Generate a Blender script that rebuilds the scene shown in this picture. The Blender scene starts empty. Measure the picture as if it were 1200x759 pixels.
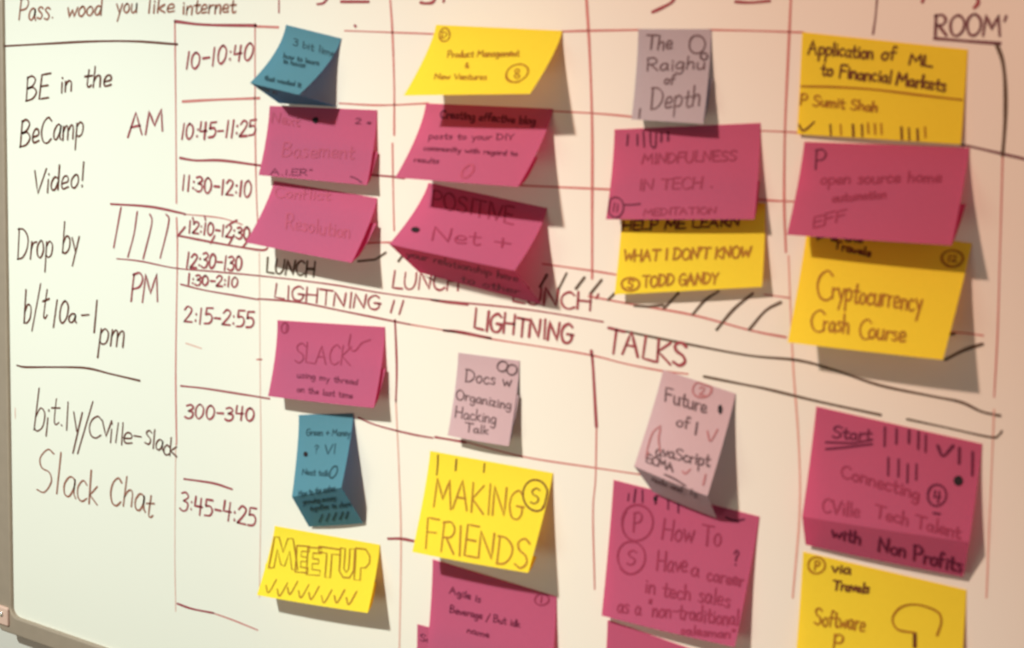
import bpy, bmesh, math, random
import numpy as np
from mathutils import Matrix, Vector

rng = random.Random(7)
scene = bpy.context.scene
COL = scene.collection

# ------------------------------------------------------------------ camera
# The photograph is 1200 x 759.  The board is the plane y = 0, x runs right, z runs up, and the
# viewer stands in front of it (y < 0) a little to the right.  EYE is the lens, metres.
CX, CY, FOC = 600.0, 379.5, 1400.0
EYE = Vector((0.0, -0.907, 1.45))
VH = Vector((-2600.0, -360.0, FOC))          # direction of the board's horizontals, lens frame
LEAN = 10 / 655.0                            # slant of the board's left edge in the photograph
_x = 4 + LEAN * (CY - 60) - CX
_y = (FOC * FOC - 2600.0 * _x) / (360.0 + 2600.0 * LEAN)
VV = Vector((_x + LEAN * _y, _y, FOC))       # direction of the board's verticals, lens frame
AX = -VH.normalized()
AZ = -VV.normalized()
AY = AX.cross(-AZ); AY = AY if AY.z > 0 else -AY
ROT = Matrix((AX, AY, AZ))                   # lens frame (x right, y down, z forward) -> room

cam_data = bpy.data.cameras.new('camera')
cam = bpy.data.objects.new('camera', cam_data); COL.objects.link(cam)
cam_data.sensor_fit = 'HORIZONTAL'; cam_data.sensor_width = 36.0
cam_data.lens = 36.0 * FOC / 1200.0
flip = Matrix(((1, 0, 0), (0, -1, 0), (0, 0, -1)))
cam.matrix_world = Matrix.Translation(EYE) @ (ROT @ flip).to_4x4()
cam_data.clip_start = 0.02
cam_data.dof.use_dof = True
cam_data.dof.focus_distance = 3.0
cam_data.dof.aperture_fstop = 10.0
scene.camera = cam

# ------------------------------------------------------------------ light
world = bpy.data.worlds.new('room_light'); scene.world = world; world.use_nodes = True
world.node_tree.nodes['Background'].inputs[0].default_value = (1.0, 0.825, 0.70, 1)
world.node_tree.nodes['Background'].inputs[1].default_value = 0.165


def ceiling_spot(name, loc, target, deg, power, col):
    """One head of the ceiling track above and left of the viewer."""
    d = bpy.data.lights.new(name, 'SPOT'); d.spot_size = math.radians(deg); d.spot_blend = 1.0
    d.shadow_soft_size = 0.05; d.energy = power; d.color = col
    o = bpy.data.objects.new(name, d); COL.objects.link(o); o.location = loc
    o.rotation_euler = (Vector(target) - Vector(loc)).to_track_quat('-Z', 'Y').to_euler()


def area(name, loc, target, size, power, col):
    d = bpy.data.lights.new(name, 'AREA'); d.shape = 'DISK'; d.size = size
    d.energy = power; d.color = col
    o = bpy.data.objects.new(name, d); COL.objects.link(o); o.location = loc
    o.rotation_euler = (Vector(target) - Vector(loc)).to_track_quat('-Z', 'Y').to_euler()


ceiling_spot('white_spot', (-1.28, -1.70, 2.61), (-1.0, 0, 0.70), 56, 264, (0.88, 1.0, 0.925))
ceiling_spot('warm_spot', (-1.18, -1.62, 2.55), (0.4, 0, 1.27), 62, 148, (1.0, 0.585, 0.425))
# fills added without a known source: pale from low left, warm from the right
area('low_left_fill', (-1.4, -1.6, 0.6), (-0.8, 0, 1.2), 0.8, 4.4, (0.97, 1.0, 0.75))
area('warm_right_fill', (0.7, -1.3, 1.6), (0.1, 0, 1.3), 0.5, 1.6, (1.0, 0.274, 0.29))

vs = scene.view_settings
vs.view_transform = 'Standard'; vs.look = 'None'; vs.gamma = 1.0; vs.use_curve_mapping = False
vs.exposure = 0.0


# ------------------------------------------------------------------ geometry helpers
def at(px, py, h=0.0):
    """Point of the room seen at that place of the photograph, h metres in front of the board."""
    r = ROT @ Vector((px - CX, py - CY, FOC))
    return EYE + r * ((-EYE.y - h) / r.y)


RT = ROT.transposed()


def seen(p):
    q = RT @ (Vector(p) - EYE)
    return (CX + FOC * q.x / q.z, CY + FOC * q.y / q.z)


def link(name, me, mat=None, parent=None):
    o = bpy.data.objects.new(name, me); COL.objects.link(o)
    if mat: me.materials.append(mat)
    if parent: o.parent = parent
    return o


def mesh_from(verts, faces, smooth=False):
    me = bpy.data.meshes.new('mesh'); me.from_pydata([tuple(v) for v in verts], [], faces)
    if smooth:
        for p in me.polygons: p.use_smooth = True
    return me


def box_mesh(x0, x1, y0, y1, z0, z1, bevel=0.0, seg=2):
    bm = bmesh.new()
    bmesh.ops.create_cube(bm, size=1)
    for v in bm.verts:
        v.co = Vector(((x0 + x1) / 2 + v.co.x * (x1 - x0), (y0 + y1) / 2 + v.co.y * (y1 - y0), (z0 + z1) / 2 + v.co.z * (z1 - z0)))
    if bevel:
        bmesh.ops.bevel(bm, geom=bm.edges[:], offset=bevel, segments=seg, affect='EDGES', profile=0.5)
    me = bpy.data.meshes.new('mesh'); bm.to_mesh(me); bm.free()
    return me


# ------------------------------------------------------------------ materials
def lin(r, g, b):
    f = lambda c: (c / 255 / 12.92) if c / 255 <= 0.04045 else ((c / 255 + 0.055) / 1.055) ** 2.4
    return (f(r), f(g), f(b), 1)


def nodes_of(name):
    m = bpy.data.materials.new(name); m.use_nodes = True
    return m, m.node_tree.nodes, m.node_tree.links, m.node_tree.nodes['Principled BSDF']


def mottled(name, c, rough, var=0.06, scale=40, spec=0.3, metal=0.0):
    m, n, l, b = nodes_of(name)
    tc = n.new('ShaderNodeTexCoord'); nz = n.new('ShaderNodeTexNoise'); nz.inputs['Scale'].default_value = scale
    nz.inputs['Detail'].default_value = 4
    mx = n.new('ShaderNodeMix'); mx.data_type = 'RGBA'
    mx.inputs['A'].default_value = tuple(min(1, k * (1 - var)) for k in c[:3]) + (1,)
    mx.inputs['B'].default_value = tuple(min(1, k * (1 + var)) for k in c[:3]) + (1,)
    l.new(tc.outputs['Object'], nz.inputs['Vector']); l.new(nz.outputs['Fac'], mx.inputs['Factor'])
    l.new(mx.outputs['Result'], b.inputs['Base Color'])
    b.inputs['Roughness'].default_value = rough; b.inputs['Specular IOR Level'].default_value = spec
    b.inputs['Metallic'].default_value = metal
    return m


def paper(name, c, through, amount):
    m, n, l, b = nodes_of(name)
    tc = n.new('ShaderNodeTexCoord'); nz = n.new('ShaderNodeTexNoise'); nz.inputs['Scale'].default_value = 260
    nz.inputs['Detail'].default_value = 3
    mx = n.new('ShaderNodeMix'); mx.data_type = 'RGBA'
    mx.inputs['A'].default_value = tuple(k * 0.97 for k in c[:3]) + (1,)
    mx.inputs['B'].default_value = tuple(min(1, k * 1.03) for k in c[:3]) + (1,)
    l.new(tc.outputs['Object'], nz.inputs['Vector']); l.new(nz.outputs['Fac'], mx.inputs['Factor'])
    l.new(mx.outputs['Result'], b.inputs['Base Color'])
    b.inputs['Roughness'].default_value = 0.85; b.inputs['Specular IOR Level'].default_value = 0.12
    t = n.new('ShaderNodeBsdfTranslucent'); t.inputs['Color'].default_value = through
    mix = n.new('ShaderNodeMixShader'); mix.inputs[0].default_value = amount
    l.new(b.outputs[0], mix.inputs[1]); l.new(t.outputs[0], mix.inputs[2])
    l.new(mix.outputs[0], n['Material Output'].inputs['Surface'])
    return m


M = dict(
    board=mottled('white_enamel', (0.83, 0.80, 0.72, 1), 0.38, 0.012, 5, 0.25),
    frame=mottled('brushed_aluminium', lin(176, 158, 142), 0.45, 0.08, 60, 0.4, 0.35),
    bracket=mottled('pinkish_plastic', lin(214, 178, 164), 0.5, 0.05, 50),
    bolt=mottled('bright_steel', (0.85, 0.80, 0.74, 1), 0.25, 0.05, 80, 0.5, 0.9),
    wall=mottled('painted_wall', lin(206, 200, 194), 0.8, 0.04, 12),
    floor=mottled('grey_carpet', lin(120, 112, 104), 0.95, 0.15, 90),
    pink=paper('magenta_paper', (0.585, 0.15, 0.29, 1), (0.75, 0.008, 0.12, 1), 0.40),
    yellow=paper('yellow_paper', (0.95, 0.81, 0.055, 1), (0.95, 0.36, 0.01, 1), 0.25),
    teal=paper('teal_paper', (0.14, 0.355, 0.45, 1), (0.004, 0.07, 0.22, 1), 0.40),
    grey_paper=paper('grey_paper', (0.62, 0.53, 0.58, 1), (0.05, 0.17, 0.26, 1), 0.33),
    lilac=paper('lilac_paper', (0.78, 0.54, 0.58, 1), (0.05, 0.17, 0.26, 1), 0.33),
    brown=mottled('brown_marker', lin(108, 64, 54), 0.6, 0.25, 120),
    brownfade=mottled('worn_brown_marker', lin(156, 104, 88), 0.6, 0.25, 120),
    red=mottled('dark_red_marker', lin(158, 74, 82), 0.6, 0.22, 120),
    rose=mottled('dry_red_marker', lin(200, 126, 122), 0.6, 0.15, 100),
    faint=mottled('rubbed_red_marker', lin(220, 172, 160), 0.6, 0.10, 100),
    grey=mottled('dark_grey_marker', lin(104, 88, 74), 0.6, 0.2, 120),
    purple=mottled('dark_purple_marker', lin(122, 80, 86), 0.6, 0.2, 120),
    onpink=mottled('wine_pen', lin(148, 50, 82), 0.7, 0.2, 150),
    onpinkfade=mottled('faint_wine_pen', lin(172, 74, 102), 0.7, 0.1, 150),
    onpinkdark=mottled('dark_wine_pen', lin(100, 26, 60), 0.7, 0.2, 150),
    black=mottled('black_pen', lin(28, 14, 22), 0.6, 0.1, 150),
    onyellow=mottled('brown_pen', lin(164, 112, 26), 0.7, 0.25, 150),
    onyellowfade=mottled('faint_brown_pen', lin(196, 146, 24), 0.7, 0.15, 150),
    onyellowdark=mottled('dark_brown_pen', lin(104, 56, 26), 0.7, 0.2, 150),
    onteal=mottled('dark_teal_pen', lin(34, 70, 82), 0.7, 0.2, 150),
    onlilac=mottled('charcoal_pen', lin(104, 82, 86), 0.7, 0.2, 150),
    onlilacfade=mottled('faint_rose_pen', lin(172, 112, 116), 0.7, 0.2, 150),
)

# ------------------------------------------------------------------ one-stroke handwriting
# Every glyph: advance, then strokes; x and y in tenths of the capital height; ~ is a curved stroke.
G = {}


def g(ch, adv, *strokes):
    out = []
    for s in strokes:
        c = s[0] == '~'
        pts = [tuple(float(t) for t in p.split(',')) for p in s.lstrip('~').split()]
        out.append((c, pts))
    G[ch] = (adv, out)


g('A', 8, '0,0 3,10 6.5,0', '1.2,4 5.4,4')
g('B', 7, '0.5,0 0.7,10', '~0.5,9.6 3,10.2 5,8.4 3.6,6 1,5.2', '~1,5.2 4,5.2 5.8,3 4,0.6 0.3,0')
g('C', 7, '~6,8.4 4,10 1.4,8.2 0.4,4.6 1.6,1 4,0 6.2,1.4')
g('D', 7.5, '0.6,0 0.8,10', '~0,9.8 3.4,9.6 6.2,7 6,3.4 3.6,0.6 0.4,0')
g('E', 6, '5.4,10 0.6,10 0.5,0 5.6,0', '0.6,5.2 4.6,5.2')
g('F', 6, '5.4,10 0.6,10 0.4,0', '0.6,5.4 4.4,5.6')
g('G', 7.5, '~6,8.6 4,10 1.2,8 0.4,4.4 1.8,0.6 4.6,0.2 6.2,2.4 6,4.6', '3.6,4.6 7,4.6')
g('H', 7.5, '0.5,0 0.7,10', '6.2,10 6,0', '0.6,5 6.2,5.2')
g('I', 3, '1.5,0 1.5,10')
g('J', 6, '~5,10 4.8,3 3.4,0 1.2,0.4 0.4,2.4')
g('K', 7, '0.6,0 0.8,10', '5.8,9.6 0.8,4.6 6.2,0')
g('L', 6, '0.8,10 0.5,0.4 5.6,0')
g('M', 9, '0.2,0 1.4,10 4.2,3 7,10 8,0')
g('N', 7.5, '0.4,0 0.8,10 5.8,0.4 6.4,10')
g('O', 8, '~3.6,10 1,8.2 0.4,4.6 1.8,0.6 4.4,0 6.6,3 6.4,7.4 3.6,10')
g('P', 6.5, '0.8,0 0.8,10', '~0.4,9.6 3.6,10.2 5.6,8 4.4,5.2 0.9,4.4')
g('R', 7, '0.8,0 0.8,10', '~0.4,9.6 3.6,10.2 5.4,8 4.2,5.4 0.9,4.8', '2.2,5 6,0')
g('S', 6.5, '~5.6,8.6 3.4,10 0.9,8.4 1.6,6 4.4,4.4 5.2,2 3,0 0.4,1')
g('T', 7, '0,10 6.8,9.8', '3.4,9.8 3.2,0')
g('U', 7.5, '~0.6,10 0.4,4 1.8,0.4 4.4,0.4 6,4 6.2,10')
g('V', 7, '0.2,10 3,0 6.4,10')
g('W', 9, '0.2,10 2,0 4.4,7 6.2,0 8.4,10')
g('X', 7, '0.4,10 6,0', '6.2,10 0.2,0')
g('Y', 7, '0.4,10 3.2,5 6.2,10', '3.2,5 3,0')
g('a', 5.4, '~4,4.8 2.2,5.6 0.5,3.4 0.8,0.8 2.4,0.3 3.8,2.6 4,4.8', '~4,5 4,1.4 4.8,0')
g('b', 5.4, '0.8,10 0.7,0.2', '~0.8,3.4 2.4,5.4 4.4,4.2 4.2,1.2 2.2,0 0.7,0.6')
g('c', 5, '~4,4.6 2.4,5.6 0.6,3.6 0.8,1 2.4,0 4.2,1')
g('d', 5.6, '~4,4.6 2.2,5.4 0.5,3.2 0.9,0.6 2.6,0.4 4,3', '4.4,10 4.2,0')
g('e', 5, '~0.6,2.6 3.8,3.2 3.4,5.4 1.6,5.4 0.5,3 1.2,0.4 4.2,0.8')
g('f', 4.4, '~4,9 2.6,10 1.8,8 1.4,0', '0.2,5.2 3.6,5.4')
g('g', 5.4, '~4,4.8 2.2,5.6 0.5,3.4 1,0.8 2.6,0.6 4,3', '~4.2,5.2 4,-1.6 2.4,-3.6 0.6,-2.4')
g('h', 5.4, '0.8,10 0.6,0', '~0.7,3.2 2.2,5.4 3.8,4.8 4,0')
g('i', 2.6, '1.2,5.2 1.2,0', '1.2,7.6 1.4,7.2')
g('j', 3, '~1.8,5.2 1.6,-1.6 0.2,-3', '1.8,7.6 2,7.2')
g('k', 5.2, '0.8,10 0.6,0', '4,5.4 0.8,2.6 4.4,0')
g('l', 2.6, '1.3,10 1.2,0')
g('m', 7.6, '0.6,5.4 0.6,0', '~0.6,3.4 2,5.4 3.2,4.6 3.4,0', '~3.4,3.4 5,5.4 6.2,4.6 6.4,0')
g('n', 5.2, '0.6,5.4 0.6,0', '~0.6,3.2 2.2,5.4 3.8,4.6 4,0')
g('o', 5.2, '~2.4,5.4 0.6,3.6 0.8,1 2.6,0 4.2,2 3.8,4.6 2.4,5.4')
g('p', 5.4, '0.8,5.4 0.5,-4.6', '~0.8,4 2.6,5.6 4.4,4.2 4,1.2 2.2,0.2 0.7,1')
g('q', 5.4, '~4,4.8 2.2,5.6 0.5,3.4 1,0.8 2.6,0.6 4,3', '4.2,5.2 4,-4')
g('r', 4.2, '0.8,5.4 0.7,0', '~0.8,3.2 2,5 3.8,5.2')
g('s', 4.4, '~3.6,4.8 2.2,5.6 0.8,4.4 3.2,2 2.4,0.1 0.4,0.6')
g('t', 4.4, '~2,8.6 1.8,1.4 2.8,0 4,0.8', '0.2,5.4 4,5.6')
g('u', 5.4, '~0.6,5.4 0.6,1.4 2,0 3.8,1.8 4,5.4', '4,5.4 4.2,0')
g('v', 4.8, '0.4,5.4 2.2,0 4.2,5.4')
g('w', 7, '0.4,5.4 1.8,0 3.4,4.4 4.8,0 6.4,5.4')
g('x', 4.8, '0.4,5.4 4,0', '4.2,5.4 0.2,0')
g('y', 5.2, '0.4,5.4 2.4,0.8', '4.4,5.4 1.2,-4.4')
g('z', 4.8, '0.4,5.2 4,5.2 0.4,0.2 4.2,0.2')
g('0', 6.5, '~2.8,10 0.8,7.4 0.8,2.4 2.6,0 4.8,2.6 5,7.4 2.8,10')
g('1', 3.6, '1.8,10 1.4,0')
g('2', 6.2, '~0.6,7.8 2.4,10 4.8,8.6 4,5.4 0.6,0.4', '0.6,0.3 5.4,0.3')
g('3', 6, '~0.8,9.2 3.2,10 4.8,7.8 2.2,5.4', '~2.2,5.4 4.8,4.4 4.4,1 2.2,0 0.4,1')
g('4', 6.2, '1,10 0.6,4.6 5,4.8', '4.2,9.6 3.8,0')
g('5', 6, '5,10 1.2,9.8 1,5.8', '~1,5.8 3.6,6.2 5,3.8 3.8,0.8 0.6,0.2')
g('6', 6, '~4,10 1.6,7 0.6,3 2,0 4.4,1 4.4,4 2.2,5 0.8,3.4')
g('8', 6, '~2.8,5.2 0.8,7.6 2.8,10 4.8,7.8 2.8,5.2 0.6,2.4 2.8,0 5,2.4 2.8,5.2')
g('9', 6, '~4.6,8 2.6,10 0.8,7.6 2.4,5.4 4.6,7.8 4.4,3 3.6,0')
g(':', 2.6, '1.3,6.2 1.4,5.6', '1.2,2 1.3,1.4')
g('.', 2.4, '1,0.6 1.3,0.3')
g(',', 2.4, '1.2,0.8 0.6,-1.6')
g('-', 5, '0.6,4.4 4.2,4.4')
g('+', 6, '2.8,7 2.6,1', '0.2,4.2 5.4,4')
g('/', 5, '4.4,11 0.2,-2')
g('!', 3, '1.6,10 1.4,2.6', '1.3,0.4 1.4,-0.2')
g('?', 5, '~0.6,7.6 2.2,10 4.2,8.2 2.4,5 2.2,2.8', '2.1,0.4 2.2,-0.2')
g("'", 2.4, '1.4,10 0.8,7.6')
g('"', 3.6, '1,10.4 0.8,8', '2.4,10.4 2.2,8')
g('&', 6, '~5,0 1.4,6 2,9.4 3.8,8 1,4 0.8,1 3,0 5,3.6')
g('*', 5, '2.4,6 2.2,2', '0.6,5 4,3', '0.6,3 4,5')
g('(', 4, '~3.2,11 0.8,7 0.8,3 3,-1')
g(')', 4, '~0.8,11 3.2,7 3.2,3 1,-1')
g(' ', 4.2)


def smooth(pts, k=5):
    if len(pts) < 3: return pts
    p = [np.array(q, float) for q in pts]
    closed = np.allclose(p[0], p[-1])
    out = []
    for i in range(len(p) - 1):
        p0 = p[i - 1] if i > 0 else (p[-2] if closed else 2 * p[0] - p[1])
        p3 = p[i + 2] if i + 2 < len(p) else (p[1] if closed else 2 * p[-1] - p[-2])
        for j in range(k):
            t = j / k
            out.append(0.5 * ((2 * p[i]) + (-p0 + p[i + 1]) * t + (2 * p0 - 5 * p[i] + 4 * p[i + 1] - p3) * t * t + (-p0 + 3 * p[i] - 3 * p[i + 1] + p3) * t ** 3))
    out.append(p[-1])
    return [tuple(q) for q in out]


def curve(*pts):
    """A hand-drawn smooth stroke through places of the photograph."""
    return smooth(list(pts), 6)


def oval(x, y, rx, ry, turns=1.12, tilt=0.0):
    n = int(22 * turns); o = []
    a0 = rng.uniform(0, 6.28)
    for i in range(n + 1):
        a = a0 + 2 * math.pi * turns * i / n
        r = 1 + 0.05 * math.sin(2.3 * a)
        dx, dy = rx * r * math.cos(a), ry * r * math.sin(a)
        o.append((x + dx + tilt * dy, y + dy))
    return o


def text(s, p0, p1, cap, slant=0.08, jit=0.045):
    """Strokes of a handwritten line whose baseline runs p0 -> p1, capital height cap."""
    total = sum(G[c][0] for c in s)
    bx, by = (p1[0] - p0[0]) / total, (p1[1] - p0[1]) / total
    out = []; x = 0
    for c in s:
        adv, strokes = G[c]
        jy = rng.uniform(-jit, jit) * cap; js = 1 + rng.uniform(-jit, jit) * 1.5; jr = rng.uniform(-jit, jit)
        for cur, pts in strokes:
            pp = smooth(pts, 5) if cur else [tuple(np.array(pts[i]) * (1 - t) + np.array(pts[i + 1]) * t) for i in range(len(pts) - 1) for t in (0, .34, .67)] + [pts[-1]]
            q = []
            for (gx, gy) in pp:
                yy = gy / 10 * cap * js
                q.append((p0[0] + (x + gx) * bx + (slant + jr) * yy, p0[1] + (x + gx) * by - yy + jy))
            out.append(q)
        x += adv
    return out


# ------------------------------------------------------------------ surfaces that carry ink
class Flat:
    def hit(self, px, py): return at(px, py, 0.0), Vector((0, -1, 0))


class Sheet:
    """A paper note: rows of (left px, left py, height, right px, right py, height), curl exponent per stretch."""
    def __init__(self, rows, curl, bow=0.0015):
        self.L = [at(r[0], r[1], r[2]) for r in rows]; self.R = [at(r[3], r[4], r[5]) for r in rows]
        self.curl = curl; self.bow = bow; self.n = len(rows) - 1
        self.cache = None
        self.front = 1 if self.n == 2 and rows[2][4] < rows[1][4] else self.n   # a flap tucked up behind carries no writing
        if self.front < self.n: self.curl = (curl[0], 0.6)

    def edge(self, E, v):
        i = min(int(v), self.n - 1); t = v - i
        a, b = E[i], E[i + 1]
        p = a.lerp(b, t)
        ha, hb = -a.y, -b.y
        p.y = -(ha + (hb - ha) * t ** self.curl[i])
        return p

    def pt(self, u, v):
        v = max(0.0, min(self.n, v))
        p = self.edge(self.L, v).lerp(self.edge(self.R, v), u)
        t = min(1.0, v)
        p.y -= self.bow * 4 * u * (1 - u) * t
        return p

    def normal(self, u, v):
        e = 0.01
        v0 = min(v, self.n - e) if v > self.n - e else v
        i = int(v0)
        a = max(i + 1e-4, v0 - e); b = min(i + 1 - 1e-4, v0 + e)
        d = (self.pt(u + e, v0) - self.pt(u - e, v0)).cross(self.pt(u, b) - self.pt(u, a))
        d.normalize()
        return -d if d.dot(EYE - self.pt(u, v)) < 0 else d

    def mesh(self, nu=14, nv=14):
        vs_ = []; vv = []
        for i in range(self.n):
            k = nv if i == 0 else 6
            vv += [i + j / k for j in range(k)]
        vv.append(self.n)
        for v in vv:
            for j in range(nu + 1): vs_.append(self.pt(j / nu, v))
        f = []
        for a in range(len(vv) - 1):
            for j in range(nu):
                q = a * (nu + 1) + j
                f.append((q, q + nu + 1, q + nu + 2, q + 1))
        me = mesh_from(vs_, f, True)
        if self.n > 1:                                   # a pressed crease stays sharp
            ring = {nv * (nu + 1) + j for j in range(nu + 1)}
            for e in me.edges:
                if e.vertices[0] in ring and e.vertices[1] in ring: e.use_edge_sharp = True
        return me

    def hit(self, px, py):
        if self.cache is None:
            self.cache = [(u, v, *seen(self.pt(u, v))) for u in np.linspace(0, 1, 13) for v in np.linspace(0, self.front, 14 * self.front)]
        u, v = min(self.cache, key=lambda c: (c[2] - px) ** 2 + (c[3] - py) ** 2)[:2]
        for _ in range(6):
            x, y = seen(self.pt(u, v)); e = 1e-3
            ve = v + e if v + e < self.front else v - e
            xu, yu = seen(self.pt(u + e, v)); xv, yv = seen(self.pt(u, ve))
            a, b, c, d = (xu - x) / e, (xv - x) / (ve - v), (yu - y) / e, (yv - y) / (ve - v)
            det = a * d - b * c
            if abs(det) < 1e-6: break
            du = (d * (px - x) - b * (py - y)) / det; dv = (a * (py - y) - c * (px - x)) / det
            u = max(0.012, min(0.988, u + max(-.2, min(.2, du)))); v = max(0.012, min(self.front - 0.012, v + max(-.2, min(.2, dv))))
        return self.pt(u, v), self.normal(u, v)


BOARD = Flat()


def ink(name, strokes, mat, parent, surf=BOARD, w=0.0022, lift=0.0005, label=None):
    """All strokes of one phrase as one thin film of ink lying on the surface."""
    verts, faces = [], []
    for s in strokes:
        P = []
        for q in s:
            p, nn = surf.hit(*q)
            p = p + nn * lift
            if not P or (p - P[-1][0]).length > 0.0004: P.append((p, nn))
        if len(P) == 1: P.append((P[0][0] + Vector((0.0006, 0, -0.0004)), P[0][1]))
        if not P: continue
        base = len(verts); m = len(P)
        ws = w * rng.uniform(0.88, 1.12)
        ph = rng.uniform(0, 6)
        def T(i):
            a = P[max(0, i - 1)][0]; b = P[min(m - 1, i + 1)][0]
            return (b - a).normalized()
        t0, t1 = T(0), T(m - 1)
        prof = [(0, -0.5 * ws * c, math.sqrt(max(0, 1 - c * c))) for c in (1.0, 0.8, 0.4)]
        rows = []
        for (i, off, k) in prof: rows.append((P[0][0] + t0 * off, P[0][1], t0, max(k, 0.02)))
        for i in range(m): rows.append((P[i][0], P[i][1], T(i), 1.0 + 0.12 * math.sin(ph + i * 0.5)))
        for (i, off, k) in reversed(prof): rows.append((P[-1][0] - t1 * off, P[-1][1], t1, max(k, 0.02)))
        for (p, nn, t, k) in rows:
            sd = nn.cross(t); sd.normalize()
            verts.append(p + sd * ws * 0.5 * k); verts.append(p - sd * ws * 0.5 * k)
        for i in range(len(rows) - 1):
            a = base + 2 * i
            faces.append((a, a + 1, a + 3, a + 2))
    o = link(name, mesh_from(verts, faces), M[mat], parent)
    if label: o['label'] = label
    return o


def dot(name, x, y, rx, ry, mat, parent, surf, label=None):
    vs_ = []
    for i in range(20):
        a = 2 * math.pi * i / 20
        p, nn = surf.hit(x + rx * math.cos(a), y + ry * math.sin(a))
        vs_.append(p + nn * 0.0007)
    o = link(name, mesh_from(vs_, [tuple(range(20))]), M[mat], parent)
    if label: o['label'] = label
    return o


# ------------------------------------------------------------------ the setting
BL = at(16.3, 720.5)                                      # the panel's lower left corner
X0, Z0 = BL.x, BL.z
X1, Z1 = X0 + 1.80, Z0 + 1.20
wall = link('wall_back', box_mesh(X0 - 1.2, X1 + 1.2, 0.020, 0.12, 0.0, 2.7), M['wall']); wall['kind'] = 'structure'
flo = link('floor', box_mesh(X0 - 1.2, X1 + 1.2, -2.6, 0.12, -0.08, 0.0), M['floor']); flo['kind'] = 'structure'

# ------------------------------------------------------------------ the whiteboard
board = bpy.data.objects.new('whiteboard', None); COL.objects.link(board)
board['label'] = 'large framed whiteboard on the wall covered with a handwritten session timetable'
board['category'] = 'whiteboard'


def rounded_panel():
    bm = bmesh.new(); r = 0.012; ring = []
    for (cx, cz, a0) in ((X0 + r, Z0 + r, 180), (X1 - r, Z0 + r, 270), (X1 - r, Z1 - r, 0), (X0 + r, Z1 - r, 90)):
        for k in range(7):
            a = math.radians(a0 + 15 * k)
            ring.append(bm.verts.new((cx + r * math.cos(a), 0.0, cz + r * math.sin(a))))
    f = bm.faces.new(ring)
    e = bmesh.ops.extrude_face_region(bm, geom=[f])
    for v in e['geom']:
        if isinstance(v, bmesh.types.BMVert): v.co.y = 0.010
    bmesh.ops.recalc_face_normals(bm, faces=bm.faces[:])
    me = bpy.data.meshes.new('mesh'); bm.to_mesh(me); bm.free()
    return me


link('panel', rounded_panel(), M['board'], board)


def frame_mesh():
    """Aluminium surround with rounded inner corners: a closed ring swept round the panel."""
    r = 0.012; fw = 0.022; inner, outer = [], []
    for (cx, cz, a0, ox, oz) in ((X0 + r, Z0 + r, 180, X0 - fw, Z0 - fw), (X1 - r, Z0 + r, 270, X1 + fw, Z0 - fw), (X1 - r, Z1 - r, 0, X1 + fw, Z1 + fw), (X0 + r, Z1 - r, 90, X0 - fw, Z1 + fw)):
        for k in range(7):
            a = math.radians(a0 + 15 * k)
            inner.append((cx + r * math.cos(a), cz + r * math.sin(a)))
            ro = 0.006
            ccx = ox + (ro if ox < cx else -ro); ccz = oz + (ro if oz < cz else -ro)
            outer.append((ccx + ro * math.cos(a), ccz + ro * math.sin(a)))
    n = len(inner); verts = []; faces = []
    prof = [(0.0, 0.0005), (0.0, -0.0035), (0.08, -0.0045), (0.92, -0.0045), (1.0, -0.0035), (1.0, 0.020)]
    for (t, y) in prof:
        for (i, o) in zip(inner, outer):
            verts.append((i[0] + (o[0] - i[0]) * t, y, i[1] + (o[1] - i[1]) * t))
    for k in range(len(prof) - 1):
        for i in range(n):
            j = (i + 1) % n
            faces.append((k * n + i, k * n + j, (k + 1) * n + j, (k + 1) * n + i))
    return mesh_from(verts, faces)


link('frame', frame_mesh(), M['frame'], board)


def add_corner(sx, sz):
    cx, cz = (X0 if sx < 0 else X1), (Z0 if sz < 0 else Z1)
    xa, xb = sorted((cx + sx * 0.002, cx + sx * 0.0235)); za, zb = sorted((cz - sz * 0.010, cz + sz * 0.013))
    br = link('corner_bracket', box_mesh(xa, xb, -0.0075, 0.018, za, zb, 0.0022, 3), M['bracket'], board)
    br['label'] = 'pale pinkish corner piece of the frame'
    bm = bmesh.new(); bmesh.ops.create_uvsphere(bm, u_segments=16, v_segments=8, radius=0.0034)
    for v in bm.verts: v.co = Vector((v.co.x + cx + sx * 0.0125, v.co.y * 0.6 - 0.0078, v.co.z + cz + 0.001))
    for f in bm.faces: f.smooth = True
    me = bpy.data.meshes.new('mesh'); bm.to_mesh(me); bm.free()
    link('bolt', me, M['bolt'], br)


for sx, sz in ((-1, -1), (1, -1), (1, 1), (-1, 1)): add_corner(sx, sz)


def line(pts, mat='rose', w=0.0022, name='grid_line', label=None): return ink(name, [curve(*pts)], mat, board, BOARD, w, 0.0002, label)


def write(parts, mat, w=0.0022, label=None):
    """parts: (text, baseline start, baseline end, capital height[, slant])"""
    st = []
    for p in parts:
        if len(p[0]) > 1: ink('handwriting', text(*p), mat, board, BOARD, w, 0.0004, label)
        else: st += text(*p)
    if st: ink('handwriting', st, mat, board, BOARD, w, 0.0004, label)


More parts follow.
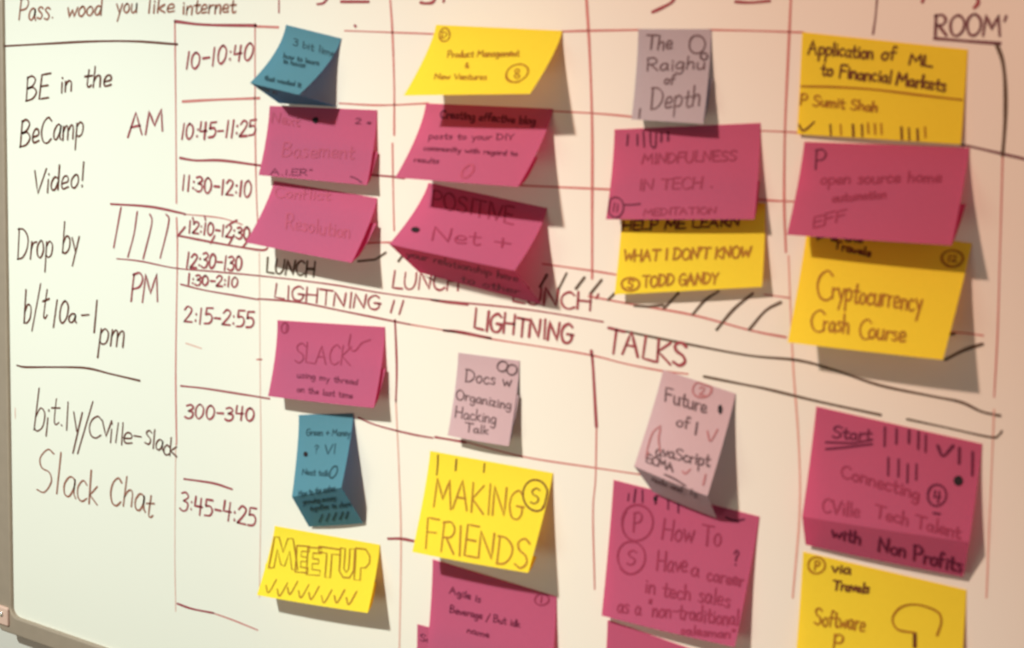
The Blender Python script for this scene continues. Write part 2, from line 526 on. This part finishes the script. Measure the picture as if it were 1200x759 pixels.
# upright grid lines
for pts, m, w in (
    ([(205, 25), (206, 120), (207, 238)], 'rose', .0020), ([(207, 255), (208, 300), (206, 430), (207, 520)], 'rose', .0020),
    ([(206, 520), (205, 640), (206, 716)], 'faint', .0012),
    ([(299, 28), (299, 118), (300, 205), (302, 262)], 'rose', .0020), ([(304, 296), (305, 440), (306, 560), (304, 700)], 'faint', .0012),
    ([(327, 0), (327, 15)], 'red', .0018),
    ([(457, -6), (460, 39), (462, 100), (462, 158)], 'rose', .0022), ([(460, 168), (461, 230), (462, 270)], 'rose', .0020),
    ([(463, 375), (465, 430), (464, 470)], 'red', .0022), ([(464, 470), (468, 560), (470, 640), (468, 770)], 'faint', .0018),
    ([(687, -6), (691, 60), (694, 150), (694, 250), (694, 326)], 'rose', .0022), ([(693, 411), (695, 430), (699, 500)], 'red', .0026),
    ([(699, 500), (698, 560), (695, 600), (697, 690)], 'rose', .0016),
    ([(927, -6), (924, 60), (920, 150), (919, 235), (921, 295)], 'rose', .0020), ([(924, 300), (929, 420), (936, 520), (937, 600), (929, 700)], 'faint', .0018),
    ([(1028, -4), (1026, 20), (1023, 40)], 'purple', .0014),
    ([(1168, 52), (1175, 72), (1178, 100), (1178, 140), (1175, 182)], 'grey', .0026), ([(1175, 182), (1172, 290), (1169, 390), (1165, 465)], 'rose', .0012),
    ([(1165, 480), (1160, 600), (1156, 700)], 'faint', .0012),
): line(pts, m, w)

# level grid lines
for pts, m, w in (
    ([(6, 54), (60, 51), (110, 48.5), (160, 48.5), (208, 52)], 'brown', .0024),
    ([(205, 25), (240, 29), (300, 30)], 'red', .0030), ([(301, 31), (326, 32)], 'rose', .0026),
    ([(404, 36), (460, 38), (514, 40)], 'rose', .0016), ([(655, 37), (692, 36), (752, 35)], 'rose', .0018), ([(830, 35), (880, 36), (942, 38)], 'rose', .0014),
    ([(214, 119), (250, 117), (304, 115)], 'rose', .0024), ([(398, 121), (434, 123), (460, 123), (502, 121)], 'rose', .0018),
    ([(645, 130), (700, 133), (744, 137)], 'rose', .0018), ([(888, 153), (930, 155), (940, 158)], 'rose', .0016), ([(1126, 169), (1165, 178), (1204, 187)], 'purple', .0018),
    ([(211, 185), (230, 188), (260, 188), (306, 194)], 'red', .0024), ([(436, 205), (460, 207), (474, 209)], 'red', .0020),
    ([(606, 217), (650, 219), (718, 222)], 'rose', .0018), ([(882, 233), (905, 235), (930, 236)], 'rose', .0016),
    ([(130, 239), (175, 242), (210, 249), (217, 251)], 'red', .0026), ([(217, 251), (240, 253), (262, 256), (284, 263)], 'rose', .0016),
    ([(209, 276), (250, 284), (285, 290), (309, 293), (313, 288), (300, 284), (288, 282)], 'red', .0022),
    ([(428, 285), (442, 284), (460, 284)], 'rose', .0018), ([(636, 309), (693, 317), (724, 322)], 'rose', .0018), ([(896, 345), (912, 347), (926, 349)], 'rose', .0014), ([(1110, 389), (1130, 390), (1152, 393)], 'rose', .0014),
    ([(137, 303), (165, 306), (205, 314), (250, 318), (313, 324), (387, 333), (446, 343), (506, 351), (614, 362), (707, 377)], 'red', .0018),
    ([(212, 333), (240, 340), (275, 346), (303, 351)], 'red', .0020), ([(303, 350), (350, 354), (400, 364), (440, 372), (480, 380)], 'red', .0020),
    ([(480, 380), (522, 387), (582, 398), (640, 407), (693, 416), (733, 426), (774, 434), (806, 438)], 'rose', .0018),
    ([(505, 351), (525, 354), (548, 357)], 'red', .0024), ([(520, 387), (540, 389), (575, 396)], 'red', .0024),
    ([(690, 347), (744, 357), (812, 369), (880, 387), (921, 395)], 'rose', .0020),
    ([(733, 388), (786, 399), (875, 416), (935, 422), (980, 434), (1030, 451), (1092, 464), (1126, 471), (1150, 482), (1172, 487)], 'grey', .0022),
    ([(825, 441), (870, 450), (900, 456), (958, 470), (1032, 486)], 'grey', .0020), ([(1063, 491), (1105, 500), (1160, 512), (1170, 510), (1174, 505)], 'grey', .0018),
    ([(212, 452), (240, 455), (285, 462), (316, 467)], 'red', .0022), ([(420, 489), (441, 498), (480, 508), (507, 513)], 'red', .0018), ([(510, 512), (528, 515), (546, 518)], 'red', .0026),
    ([(540, 516), (614, 535), (698, 548), (752, 556)], 'rose', .0016),
    ([(216, 561), (250, 566), (272, 573)], 'red', .0022), ([(455, 631), (470, 631), (486, 634)], 'red', .0028),
    ([(208, 707), (225, 713), (250, 718)], 'red', .0024), ([(250, 718), (275, 727), (302, 738)], 'rose', .0016),
    ([(20, 428), (30, 430), (60, 430), (100, 431), (130, 438), (164, 446)], 'brown', .0022),
    ([(1095, 45), (1130, 48), (1172, 51)], 'purple', .0024),
    ([(218, 402), (236, 408)], 'faint', .0018), ([(301, 421), (307, 421)], 'rose', .0018), ([(18, 478), (18, 490)], 'faint', .0012),
): line(pts, m, w)

def hatch(strokes, mat, w):
    for q in strokes: ink('marker_stroke', [q], mat, board, BOARD, w, 0.0004)


# shading strokes of the lunch band
hatch([curve((142, 243), (138, 265), (133.5, 290)), curve((161, 248), (157, 275), (150, 301)), curve((176, 251), (178, 262), (168, 303)), curve((195, 251), (198, 260), (188, 302)),
                 [(208, 277), (217, 266)], [(247, 285), (252, 276)], [(268, 287), (274, 276)], [(285, 289), (290, 283)],
                 [(226, 255), (228, 262)], [(240, 253), (241, 258)], [(270, 262), (278, 258)]], 'red', .0022)
hatch([curve((641, 322), (637, 329), (633, 336)), [(664, 320), (655, 338)], [(685, 325), (675, 338)], [(705, 328), (692, 344)], [(478, 291), (467, 306)],
                 [(720, 344), (713, 351)], curve((795, 343), (787, 352), (778, 361)), curve((842, 341), (826, 352), (812, 368)), curve((882, 344), (860, 362), (840, 386)),
                 curve((915, 354), (897, 364), (878, 386)), curve((1151, 403), (1130, 410), (1108, 421)), [(744, 358), (760, 359), (777, 357)],
                 [(420, 306), (440, 304), (452, 296)], [(1098, 393), (1118, 391)]], 'grey', .0024)
hatch([[(462, 352), (458, 366)], [(473, 352), (468, 368)]], 'red', .0020)

# the header row, cut by the top of the photograph
hatch([curve((372, 5), (380, 3), (388, -8)), [(400, 2), (432, 2)], curve((765, 14), (776, 9), (788, 2), (792, -8)), curve((493, 3), (500, 4), (508, 2), (512, -8)),
                    [(520, 2), (521, -6)], curve((862, 2), (880, 3), (902, 1)), curve((1142, 9), (1146, 4), (1146, -4)), [(416, 30), (417, 31)], [(1081, 2), (1083, -3)]], 'red', .0024)

# left column, brown marker
write([('Pass.', (21, 24), (64, 22), 24), ('wood', (78, 20), (121, 18), 20), ('you', (136, 16), (162, 14), 20), ('like', (172, 15), (206, 14), 17), ('internet', (213, 17), (277, 15), 17)], 'brownfade', .0021)
write([('BE', (30, 118), (58, 113), 28), ('in', (70, 109), (86, 107), 24), ('the', (98, 103), (132, 100), 25)], 'brown', .0022)
write([('BeCamp', (23, 172), (99, 160), 31)], 'brown', .0022)
write([('Video!', (38, 228), (100, 217), 27)], 'brown', .0022)
write([('Drop', (20, 303), (63, 301), 36), ('by', (72, 298), (94, 295), 36)], 'brown', .0022)
write([('b/t', (27, 381), (56, 372), 38), ('1', (60, 383), (67, 382), 32), ('0', (68, 378), (81, 378), 27), ('a', (80, 378), (91, 378), 20), ('-', (94, 376), (106, 375), 15), ('1', (107, 391), (116, 390), 38), ('pm', (115, 402), (147, 406), 36)], 'brown', .0022)
write([('b', (38, 503), (53, 504), 49), ('i', (51, 509), (58, 509), 40), ('t', (59, 498), (70, 499), 34), ('.', (69, 498), (76, 499), 20), ('l', (75, 505), (82, 505), 31), ('y', (84, 509), (97, 510), 50), ('/', (91, 521), (108, 521), 44),
       ('C', (103, 512), (120, 513), 26), ('v', (118, 511), (132, 512), 36), ('i', (127, 519), (133, 519), 28), ('l', (133, 519), (139, 519), 22), ('l', (140, 521), (146, 521), 27), ('e', (144, 520), (157, 522), 24),
       ('-', (155, 519), (167, 521), 20), ('s', (169, 519), (179, 520), 28), ('l', (177, 525), (183, 526), 22), ('a', (182, 527), (193, 529), 24), ('c', (191, 531), (200, 533), 22), ('k', (198, 533), (209, 535), 20)], 'brown', .0019)
write([('S', (42, 577), (64, 572), 50), ('l', (63, 579), (71, 579), 45), ('a', (73, 582), (91, 585), 46), ('c', (89, 585), (104, 588), 44), ('k', (103, 589), (116, 591), 37), ('C', (128, 593), (143, 594), 33), ('h', (143, 592), (158, 593), 36), ('a', (157, 597), (172, 599), 36), ('t', (170, 604), (180, 605), 30)], 'brownfade', .0021)
# time column, red marker
write([('AM', (150, 162), (193, 153), 27)], 'red', .0026)
write([('PM', (152, 354), (187, 352), 33)], 'red', .0022)
for s, a, b, c in (('10-10:40', (216, 82), (298, 69), 20), ('10:45-11:25', (211, 164), (301, 159), 19), ('11:30-12:10', (212, 223), (296, 231), 18), ('12:10-12:30', (220, 272), (294, 281), 14),
                   ('12:30-130', (217, 313), (285, 317), 17), ('1:30-2:10', (219, 333), (280, 337), 12), ('2:15-2:55', (215, 377), (299, 384), 19), ('300-340', (216, 489), (300, 494), 16), ('3:45-4:25', (210, 597), (301, 618), 21)):
    write([(s, a, b, c)], 'red', .0023)
# the lunch and lightning rows
write([('LUNCH', (312, 320), (370, 324), 17)], 'grey', .0024, 'dark grey word')
write([('LIGHTNING', (321, 349), (447, 364), 17)], 'red', .0020)
write([('LUNCH', (459, 338), (540, 340), 20)], 'red', .0020)
write([("LUNCH'", (600, 353), (702, 365), 20)], 'red', .0022)
write([('LIGHTNING', (555, 385), (672, 403), 22)], 'red', .0024)
write([('TALKS', (710, 411), (806, 431), 27)], 'red', .0024)
write([("ROOM'", (1094, 41), (1180, 42), 23)], 'purple', .0019)


# ------------------------------------------------------------------ the sticky notes
def note(mat, label, group, rows, curl=(1.6, 1.0), bow=0.0015):
    """rows: (left px, left py, right px, right py, millimetres off the board on the left, on the right)"""
    sh = Sheet([(r[0], r[1], r[4] / 1000, r[2], r[3], r[5] / 1000) for r in rows], curl, bow)
    o = link('sticky_note', sh.mesh(), M[mat])
    o['label'] = label; o['category'] = 'sticky note'; o['group'] = group
    return o, sh


def pen(nt, mat, w, *parts):
    """Each written line, drawn circle or stroke is a part of its note."""
    o, sh = nt
    for p in parts:
        if isinstance(p[0], str): ink('handwriting', text(*p), mat, o, sh, w * (0.72 if p[3] < 9.5 else 0.92), 0.0005)
        else:
            closed = len(p) > 20 and (p[0][0] - p[-3][0]) ** 2 + (p[0][1] - p[-3][1]) ** 2 < 150
            ink('drawn_circle' if closed else 'pen_stroke', [list(p)], mat, o, sh, w, 0.0005)


PK, YL, TL_, GR = 'pink sticky notes on the whiteboard', 'yellow sticky notes on the whiteboard', 'narrow teal sticky notes on the whiteboard', 'narrow grey sticky notes on the whiteboard'

# ---- first column
n = note('teal', 'narrow teal sticky note curling far out at the top of the first column', TL_, [(335, 29, 400, 45, .7, .7), (293, 97, 350, 111, 42, 40), (327, 121, 397, 125, 2, 2)], (1.7, 1.0))
pen(n, 'onteal', .0014, ('3 bit lime', (343, 53), (393, 67), 8), ('how to learn', (332, 68), (374, 77), 6), ('in house', (332, 74), (358, 80), 6), ('that wanted it', (310, 94), (353, 103), 6), ('now in', (303, 104), (325, 111), 6))

n = note('pink', 'pink sticky note with a black dot directly below the upper teal note', PK, [(316, 124, 442, 129, .6, .6), (303, 205, 430, 217, 14, 14), (317, 162, 442.5, 178, 2.5, 2.5)])
pen(n, 'onpinkfade', .0014, ('Next', (318, 144), (352, 148), 12), ('Basement', (330, 184), (416, 186), 17))
pen(n, 'onpinkdark', .0013, ('2 *', (416, 145), (436, 147), 7), ('A.I.ER"', (317, 205), (367, 206), 7), curve((411, 207), (417, 209), (424, 214)))
dot('ink_dot', 370, 141, 3.4, 3.6, 'black', *n)

n = note('pink', 'pink sticky note about conflict resolution above the word LUNCH in the first column', PK, [(321, 212, 442, 232, .6, .6), (288, 284, 412, 308, 33, 33), (317, 238, 441, 262, 5, 5)], (1.35, 1.0))
pen(n, 'onpinkfade', .0015, ('Conflict', (322, 231), (388, 235), 12), ('Resolution', (334, 268), (411, 280), 17))

n = note('pink', 'pink sticky note directly below the LIGHTNING row in the first column', PK, [(325, 375, 451, 383, .6, .6), (314, 464, 438, 478, 19, 19), (327, 416, 451.5, 432, 4, 4)])
pen(n, 'onpink', .0014, ('SLACK', (345, 424), (412, 428), 23), ('1', (334, 387), (338, 387), 9), curve((411, 392), (409, 406), (416, 411), (424, 402), (434, 398)), oval(334, 384, 4, 6))
pen(n, 'onpinkdark', .0012, ('using my thread', (348, 442), (420, 451), 7), ('on the last time', (348, 459), (414, 467), 7))

n = note('teal', 'narrow teal sticky note with a folded bottom, just above the yellow block capitals note', TL_, [(350, 486, 414, 484, .7, .7), (342, 582, 400, 571, 28, 28), (362, 617, 426, 613, 3, 3)], (1.25, 1.0))
pen(n, 'onteal', .0013, ('Green + Money', (359, 510), (411, 511), 8), ('?', (368, 531), (374, 531), 9), ('VI', (380, 532), (394, 531), 11), ('Neat talk', (354, 556), (386, 558), 7), oval(391, 553, 4, 7, 2.2, -.3))
pen(n, 'onteal', .0014, ('How to the makes', (350, 581), (393, 574), 6), ('growing money', (355, 590), (394, 585), 6), ('together to share', (363, 598), (411, 592), 6), [(374, 611), (378, 602)], [(382, 610), (386, 601)], [(390, 609), (394, 600)], [(398, 608), (402, 599)], [(405, 607), (408, 599)])
dot('ink_dot', 358.5, 532, 2.4, 3, 'black', *n)

n = note('yellow', 'yellow sticky note with outlined block capitals and a row of ticks', YL, [(322, 616, 445, 638, .6, .6), (301, 697, 431, 718, 25, 25), (311, 660, 441, 682, 5, 5)], (1.3, 1.0))
BLOCK = {'M': [(0, 1), (.2, 0), (.36, 0), (.5, .5), (.66, .05), (.84, .05), (1, 1.08), (.8, 1.06), (.72, .45), (.55, .95), (.42, .9), (.3, .4), (.18, 1), (0, 1)],
         'E': [(0, 0), (1, 0), (1, .2), (.4, .2), (.4, .4), (.85, .42), (.85, .58), (.4, .58), (.4, .8), (1, .82), (1, 1), (0, 1), (0, 0)],
         'T': [(0, 0), (1, .02), (1, .2), (.62, .2), (.6, 1), (.36, 1), (.38, .2), (0, .18), (0, 0)],
         'U': [(0, 0), (.34, 0), (.32, .7), (.5, .82), (.66, .7), (.66, 0), (1, 0), (1, .75), (.75, 1), (.3, 1), (.02, .78), (0, 0)],
         'P': [(0, 0), (.7, 0), (1, .2), (1, .42), (.75, .58), (.42, .6), (.42, 1), (0, 1), (0, 0)]}
for ch, x0, x1, y0, y1, sk in (('M', 315, 349, 629, 665, 0), ('E', 348, 363, 639, 670, 1), ('E', 361, 377, 641, 673, 1), ('T', 374, 399, 640, 675, 3), ('U', 399, 416, 642, 676, 1), ('P', 417, 434, 642, 679, 2)):
    q = [(x0 + a * (x1 - x0) - (0 if ch == 'M' else 2) * b, y0 + b * (y1 - y0) + a * sk) for a, b in BLOCK[ch]]
    ink('block_letter', [q], 'onyellow', n[0], n[1], .0014, .0005)
pen(n, 'onyellow', .0014, *[curve((x, y), (x + 3, y + 8), (x + 12, y - 7)) for x, y in ((312, 686), (325, 690), (337, 688), (350, 692), (362, 694), (377, 698), (392, 698), (406, 700))])

# ---- second column
n = note('yellow', 'yellow sticky note curling out at the top of the second column', YL, [(511, 29, 659, 36, .6, .6), (473, 112, 621, 110, 45, 45)], (1.35, 1.0))
pen(n, 'onyellow', .0014, ('Product Management', (524, 68), (609, 66), 8), ('&', (545, 80), (550, 80), 6), ('New Ventures', (509, 93), (571, 94), 7), ('D', (517, 45), (524, 45), 8), oval(521, 41, 6, 8))
pen(n, 'onyellow', .0014, oval(606, 86, 12, 11, 1.3, -.3), ('8', (602, 92), (610, 92), 11))

n = note('pink', 'pink sticky note under the curling yellow note at the top of the second column', PK, [(499, 121, 648, 127.5, .6, .6), (463, 208, 607, 219, 46, 46), (486, 172, 630, 184, 14, 14)], (1.45, 1.0))
pen(n, 'onpinkdark', .0020, ('Creating effective blog', (516, 138), (628, 146), 9))
pen(n, 'onpinkdark', .0013, ('posts to your DIY', (502, 163), (603, 164), 7), ('community with regard to', (496, 176), (607, 183), 6), ('results', (485, 190), (515, 192), 6))
pen(n, 'onpinkfade', .0014, oval(548, 201, 6, 8, 2.1, -.5))

n = note('pink', 'pink sticky note reading POSITIVE Net + with its lower edge folded back', PK, [(502, 214, 641, 244, .6, .6), (456, 286, 603, 317, 46, 46), (491, 319, 636, 357, 3, 3)], (1.5, 1.0))
pen(n, 'onpink', .0017, ('POSITIVE', (506, 241), (602, 263), 19), ('Net +', (505, 281), (600, 293), 17))
pen(n, 'onpinkdark', .0017, ('your relationship here', (476, 300), (608, 330), 8), ('to other', (540, 330), (610, 345), 8))
dot('ink_dot', 487, 269.5, 5, 3.2, 'black', *n)

n = note('lilac', 'small lilac grey sticky note above the yellow MAKING FRIENDS note', GR, [(537, 413, 609, 422.5, .6, .6), (524.5, 510, 596, 522.6, 15, 15), (536, 452, 608, 463, 3, 3)])
pen(n, 'onlilac', .0013, ('Docs w', (545, 447), (600, 453), 14), ('Organizing', (534, 467), (600, 480), 11), ('Hacking', (533, 489), (582, 497), 13), ('Talk', (545, 505), (573, 509), 10), oval(589, 429, 6, 6, 1.6), oval(600, 433, 6, 6, 2.2))

n = note('yellow', 'square yellow sticky note reading MAKING FRIENDS in the second column', YL, [(504, 528, 648, 554, .6, .6), (483, 646.5, 619, 671, 32, 32), (492, 627, 629, 652, 21, 21)], (1.25, 1.0))
pen(n, 'onyellow', .0017, ('MAKING', (508, 592), (614, 611), 34), ('FRIENDS', (498, 643), (620, 666), 34))
pen(n, 'onyellowdark', .0016, [(513.5, 533), (513, 545), (512, 556)], [(535, 538), (534, 551)], [(568, 543), (567, 553)])
pen(n, 'onyellowdark', .0014, oval(627.5, 580, 14, 19), ('S', (621, 590), (633, 590), 19))

n = note('pink', 'pink sticky note tucked under the yellow MAKING FRIENDS note', PK, [(507, 655, 652, 699, .9, .9), (498, 785, 643, 822, 14, 14)])
pen(n, 'onpinkdark', .0015, ('Agile is', (527, 695), (564, 706), 8), ('Beverage / But idk', (527, 717), (610, 735), 8), ('name', (547, 741), (574, 747), 7))
pen(n, 'onpink', .0014, oval(635, 702, 8, 7), ('1', (632, 706), (637, 706), 8))

n = note('pink', 'lowest pink sticky note of the second column, mostly hidden behind another pink note', PK, [(489, 731, 640, 770, .5, .5), (484, 860, 634, 900, 8, 8)])
pen(n, 'onpinkdark', .0014, ('So', (492, 750), (506, 754), 8))

# ---- third column
n = note('grey_paper', 'small grey sticky note at the top of the third column', GR, [(748, 34, 833.5, 34, .6, .6), (740, 140, 824, 145, 13, 17), (749, 90, 834.5, 92, 3, 3)])
pen(n, 'onlilac', .0014, ('The', (757, 58), (789, 58), 16), ('Raighu', (757, 83), (828, 81), 15), ('of', (778, 99), (791, 98), 11), ('Depth', (762, 129), (822, 124), 24), ('1', (748, 138), (751, 138), 10), oval(817, 52, 9, 11), oval(825, 66, 4, 4, 2.5))

n = note('pink', 'pink sticky note reading MINDFULNESS in the third column', PK, [(720, 151.6, 891, 144, .6, .6), (710, 257, 884, 257, 17, 17), (716, 212, 890, 212, 4, 4)])
pen(n, 'onpink', .0014, ('MINDFULNESS', (752, 192), (864, 188), 12), ('IN TECH .', (748, 223), (836, 220), 13), ('MEDITATION', (754, 253), (840, 250), 8))
pen(n, 'onpinkdark', .0016, [(754, 154), (755, 172)], [(747, 158), (747, 170)], [(736, 158), (735, 170)], curve((762, 155), (763, 170), (768, 172), (769, 156)), [(775, 156), (775, 166)], [(783, 155), (783, 165)], oval(721.5, 243, 9, 12.5), ('11', (717, 248), (726, 248), 9), [(732, 240), (740, 240), (750, 239)])

n = note('yellow', 'yellow sticky note reading WHAT I DON\'T KNOW beneath the pink MINDFULNESS note', YL, [(730, 232, 897, 238, .5, .5), (720, 345, 893, 336, 11, 11)])
pen(n, 'onyellowdark', .0019, ('HELP ME LEARN', (729, 270), (868, 265), 11))
pen(n, 'onyellow', .0018, ('WHAT I DON\'T KNOW', (731, 306), (880, 301), 13), ('TODD GANDY', (753, 336), (842, 332), 13), oval(739, 333, 10, 8), ('S', (735, 338), (743, 338), 10))

n = note('lilac', 'lilac grey sticky note reading Future of, with a folded lower edge', GR, [(777, 433, 862, 461, .7, .7), (743, 546, 829, 581, 32, 32), (765, 576, 840, 607, 5, 5)], (1.3, 1.0))
pen(n, 'onlilac', .0016, ('Future', (779, 470), (829, 484), 16), ('of', (792, 499), (809, 503), 13), ('avaScript', (768, 533), (832, 547), 14), ('ECMA', (757, 541), (790, 553), 10), curve((779, 556), (790, 561), (803, 569)), [(817, 495), (815, 509)])
pen(n, 'onlilacfade', .0014, oval(823, 456, 11, 10, 1.2), ('2', (819, 462), (827, 463), 10), curve((829, 505), (832.5, 517), (841, 503)), curve((774, 499), (765, 507), (759, 525), (757, 538), (760, 530)), curve((774, 502), (772, 515), (774, 530)), curve((800, 552), (803, 555), (809, 550)), [(824, 568), (827, 556)])
pen(n, 'onlilac', .0016, ('node and', (764, 563), (800, 577), 7), ('is', (808, 578), (818, 584), 8))
dot('ink_dot', 844, 479.5, 2.6, 5.5, 'black', *n)

n = note('pink', 'square pink sticky note reading How To, below the folded lilac grey note', PK, [(719, 562, 890, 605, .6, .6), (705, 721, 861, 758, 9, 16)])
pen(n, 'onpink', .0016, ('How To', (775, 630), (846, 641), 25), ('Have', (769, 667), (806, 671), 22), ('a', (809, 674), (820, 676), 18), ('career', (828, 680), (872, 687), 15), ('in tech sales', (755, 694), (856, 711), 18), ('as a "non-traditional', (723, 717), (866, 733), 18), ('salesman"', (797, 742), (862, 748), 10), oval(747, 612, 17.5, 22), ('P', (741, 622), (753, 622), 22), oval(740, 653, 15.5, 20), ('S', (734, 661), (746, 661), 17))
pen(n, 'onpinkdark', .0016, [(745, 573), (743, 588)], [(753, 574), (753, 588)], [(770, 580), (768, 590)], [(783, 582), (783, 596)], [(795, 590), (795, 600)], curve((851, 606), (861, 610), (872, 608)), ('?', (859, 662), (866, 662), 18), ('1', (735, 586), (738, 586), 8))
dot('ink_dot', 768, 584, 2, 3.4, 'black', *n)

n = note('pink', 'lowest pink sticky note of the third column, peeking from under the square How To note', PK, [(712, 726, 862, 778, .5, .5), (704, 860, 852, 912, 8, 8)])

# ---- fourth column
n = note('yellow', 'yellow sticky note reading Application of ML at the top of the fourth column', YL, [(940, 37.5, 1134, 58, .6, .6), (934, 157, 1126, 169, 4, 4)])
pen(n, 'onyellowdark', .0015, ('Application', (947, 63), (1024, 69), 16), ('of', (1032, 71), (1051, 70), 15), ('ML', (1065, 75), (1093, 78), 13))
pen(n, 'onyellowdark', .0017, ('to Financial', (962, 88), (1045, 98), 15), ('Markets', (1050, 99), (1109, 107), 15))
pen(n, 'onyellow', .0015, curve((937, 101), (980, 102), (1025, 105), (1075, 111), (1127, 117)), ('P Sumit Shah', (937, 122), (1029, 131), 12))
pen(n, 'onyellowdark', .0014, curve((936, 146), (942, 153), (954, 143)), *[[(900 + x / 4, 146 + y), (900 + x / 4 + .6, 160 + y)] for x, y in ((292, 0), (398, 0), (440, 0), (625, 3), (660, 4), (700, 5))])
pen(n, 'onyellow', .0013, *[[(900 + x / 4, 144 + y), (900 + x / 4 + .6, 156 + y)] for x, y in ((340, 2), (468, 0), (500, 1), (530, 1), (735, 5))])

n = note('pink', 'pink sticky note reading open source home automation in the fourth column', PK, [(942.5, 166, 1136, 173, .6, .6), (922, 275, 1115, 287.5, 30, 34), (936, 226, 1132, 239, 9, 9)], (1.45, 1.0))
pen(n, 'onpink', .0014, ('open source home', (961, 216), (1104, 213), 13), ('automation', (975, 237), (1039, 232), 10), ('EFF', (952, 268), (992, 258), 13))
pen(n, 'onpinkdark', .0014, ('P', (954, 199), (969, 199), 23))

n = note('yellow', 'yellow sticky note reading Cryptocurrency Crash Course in the fourth column', YL, [(947, 258, 1139, 285, .5, .5), (923, 401, 1105, 421.5, 30, 34)], (1.3, 1.0))
pen(n, 'onyellow', .0016, ('C', (956, 352), (978, 353), 34), ('ryptocurrency', (974, 350), (1081, 366), 24), ('C', (949, 388), (968, 390), 27), ('rash', (964, 387), (996, 391), 22), ('C', (1006, 397), (1022, 398), 24), ('ourse', (1017, 396), (1062, 401), 20))
pen(n, 'onyellowdark', .0020, ('Travels', (977, 291), (1021, 301), 9), ('P d the', (957, 281), (1012, 284), 6))
pen(n, 'onyellow', .0016, oval(1116, 303, 12, 10, 1.3), ('12', (1110, 306), (1122, 307), 7))

n = note('pink', 'pink sticky note about connecting tech talent with non profits in the fourth column', PK, [(956.5, 476, 1151, 520, .6, .6), (940, 605, 1136, 635, 15, 15), (944, 638, 1129, 676, 5, 5)], (1.5, 1.0))
pen(n, 'onpink', .0015, ('Connecting', (985, 558), (1078, 586), 15), ('CVille', (963, 600), (1008, 606), 16), ('Tech Talent', (1025, 606), (1126, 631), 15))
pen(n, 'onpinkdark', .0016, ('Start', (975, 513), (1022, 516), 13), [(968, 518), (1000, 519), (1022, 515)], [(968, 526), (990, 524), (1022, 520)], *[[(900 + x / 2.92, 430 + a / 2.92), (900 + x / 2.92 - .4, 430 + b / 2.92)] for x, a, b in ((400, 205, 270), (440, 210, 262), (483, 215, 260), (515, 220, 280), (540, 232, 290), (655, 275, 330), (700, 290, 370), (412, 310, 370), (447, 315, 375), (478, 332, 395), (508, 332, 385))])
pen(n, 'onpinkdark', .0020, curve((1099, 522), (1105, 534), (1117, 522)), ('with', (974, 629), (1010, 638), 14), ('Non Profits', (1029, 645), (1128, 671), 17))
pen(n, 'onpinkdark', .0016, oval(1098, 580, 10.5, 13), ('4', (1093, 588), (1103, 588), 14), [(1094, 601), (1101, 602)])
dot('ink_dot', 1123, 563, 5.4, 6, 'black', *n)

n = note('yellow', 'yellow sticky note reading Software at the bottom of the fourth column', YL, [(941, 646, 1132.5, 691, .5, .5), (927, 832, 1120, 874, 16, 16)])
pen(n, 'onyellow', .0016, ('Software', (954, 731), (1014, 740), 20), oval(957, 662, 9.5, 10), ('P', (954, 668), (961, 668), 11), ('p', (976, 752), (990, 754), 20), curve((1072, 741), (1052, 737), (1046, 724), (1056, 711), (1075, 708), (1098, 716), (1103, 728), (1098, 744)))
pen(n, 'onyellowdark', .0018, ('via', (974, 670), (998, 673), 11), ('Travels', (976, 690), (1019, 695), 11))
pen(n, 'onyellowdark', .0030, [(1072, 742), (1072, 757)])
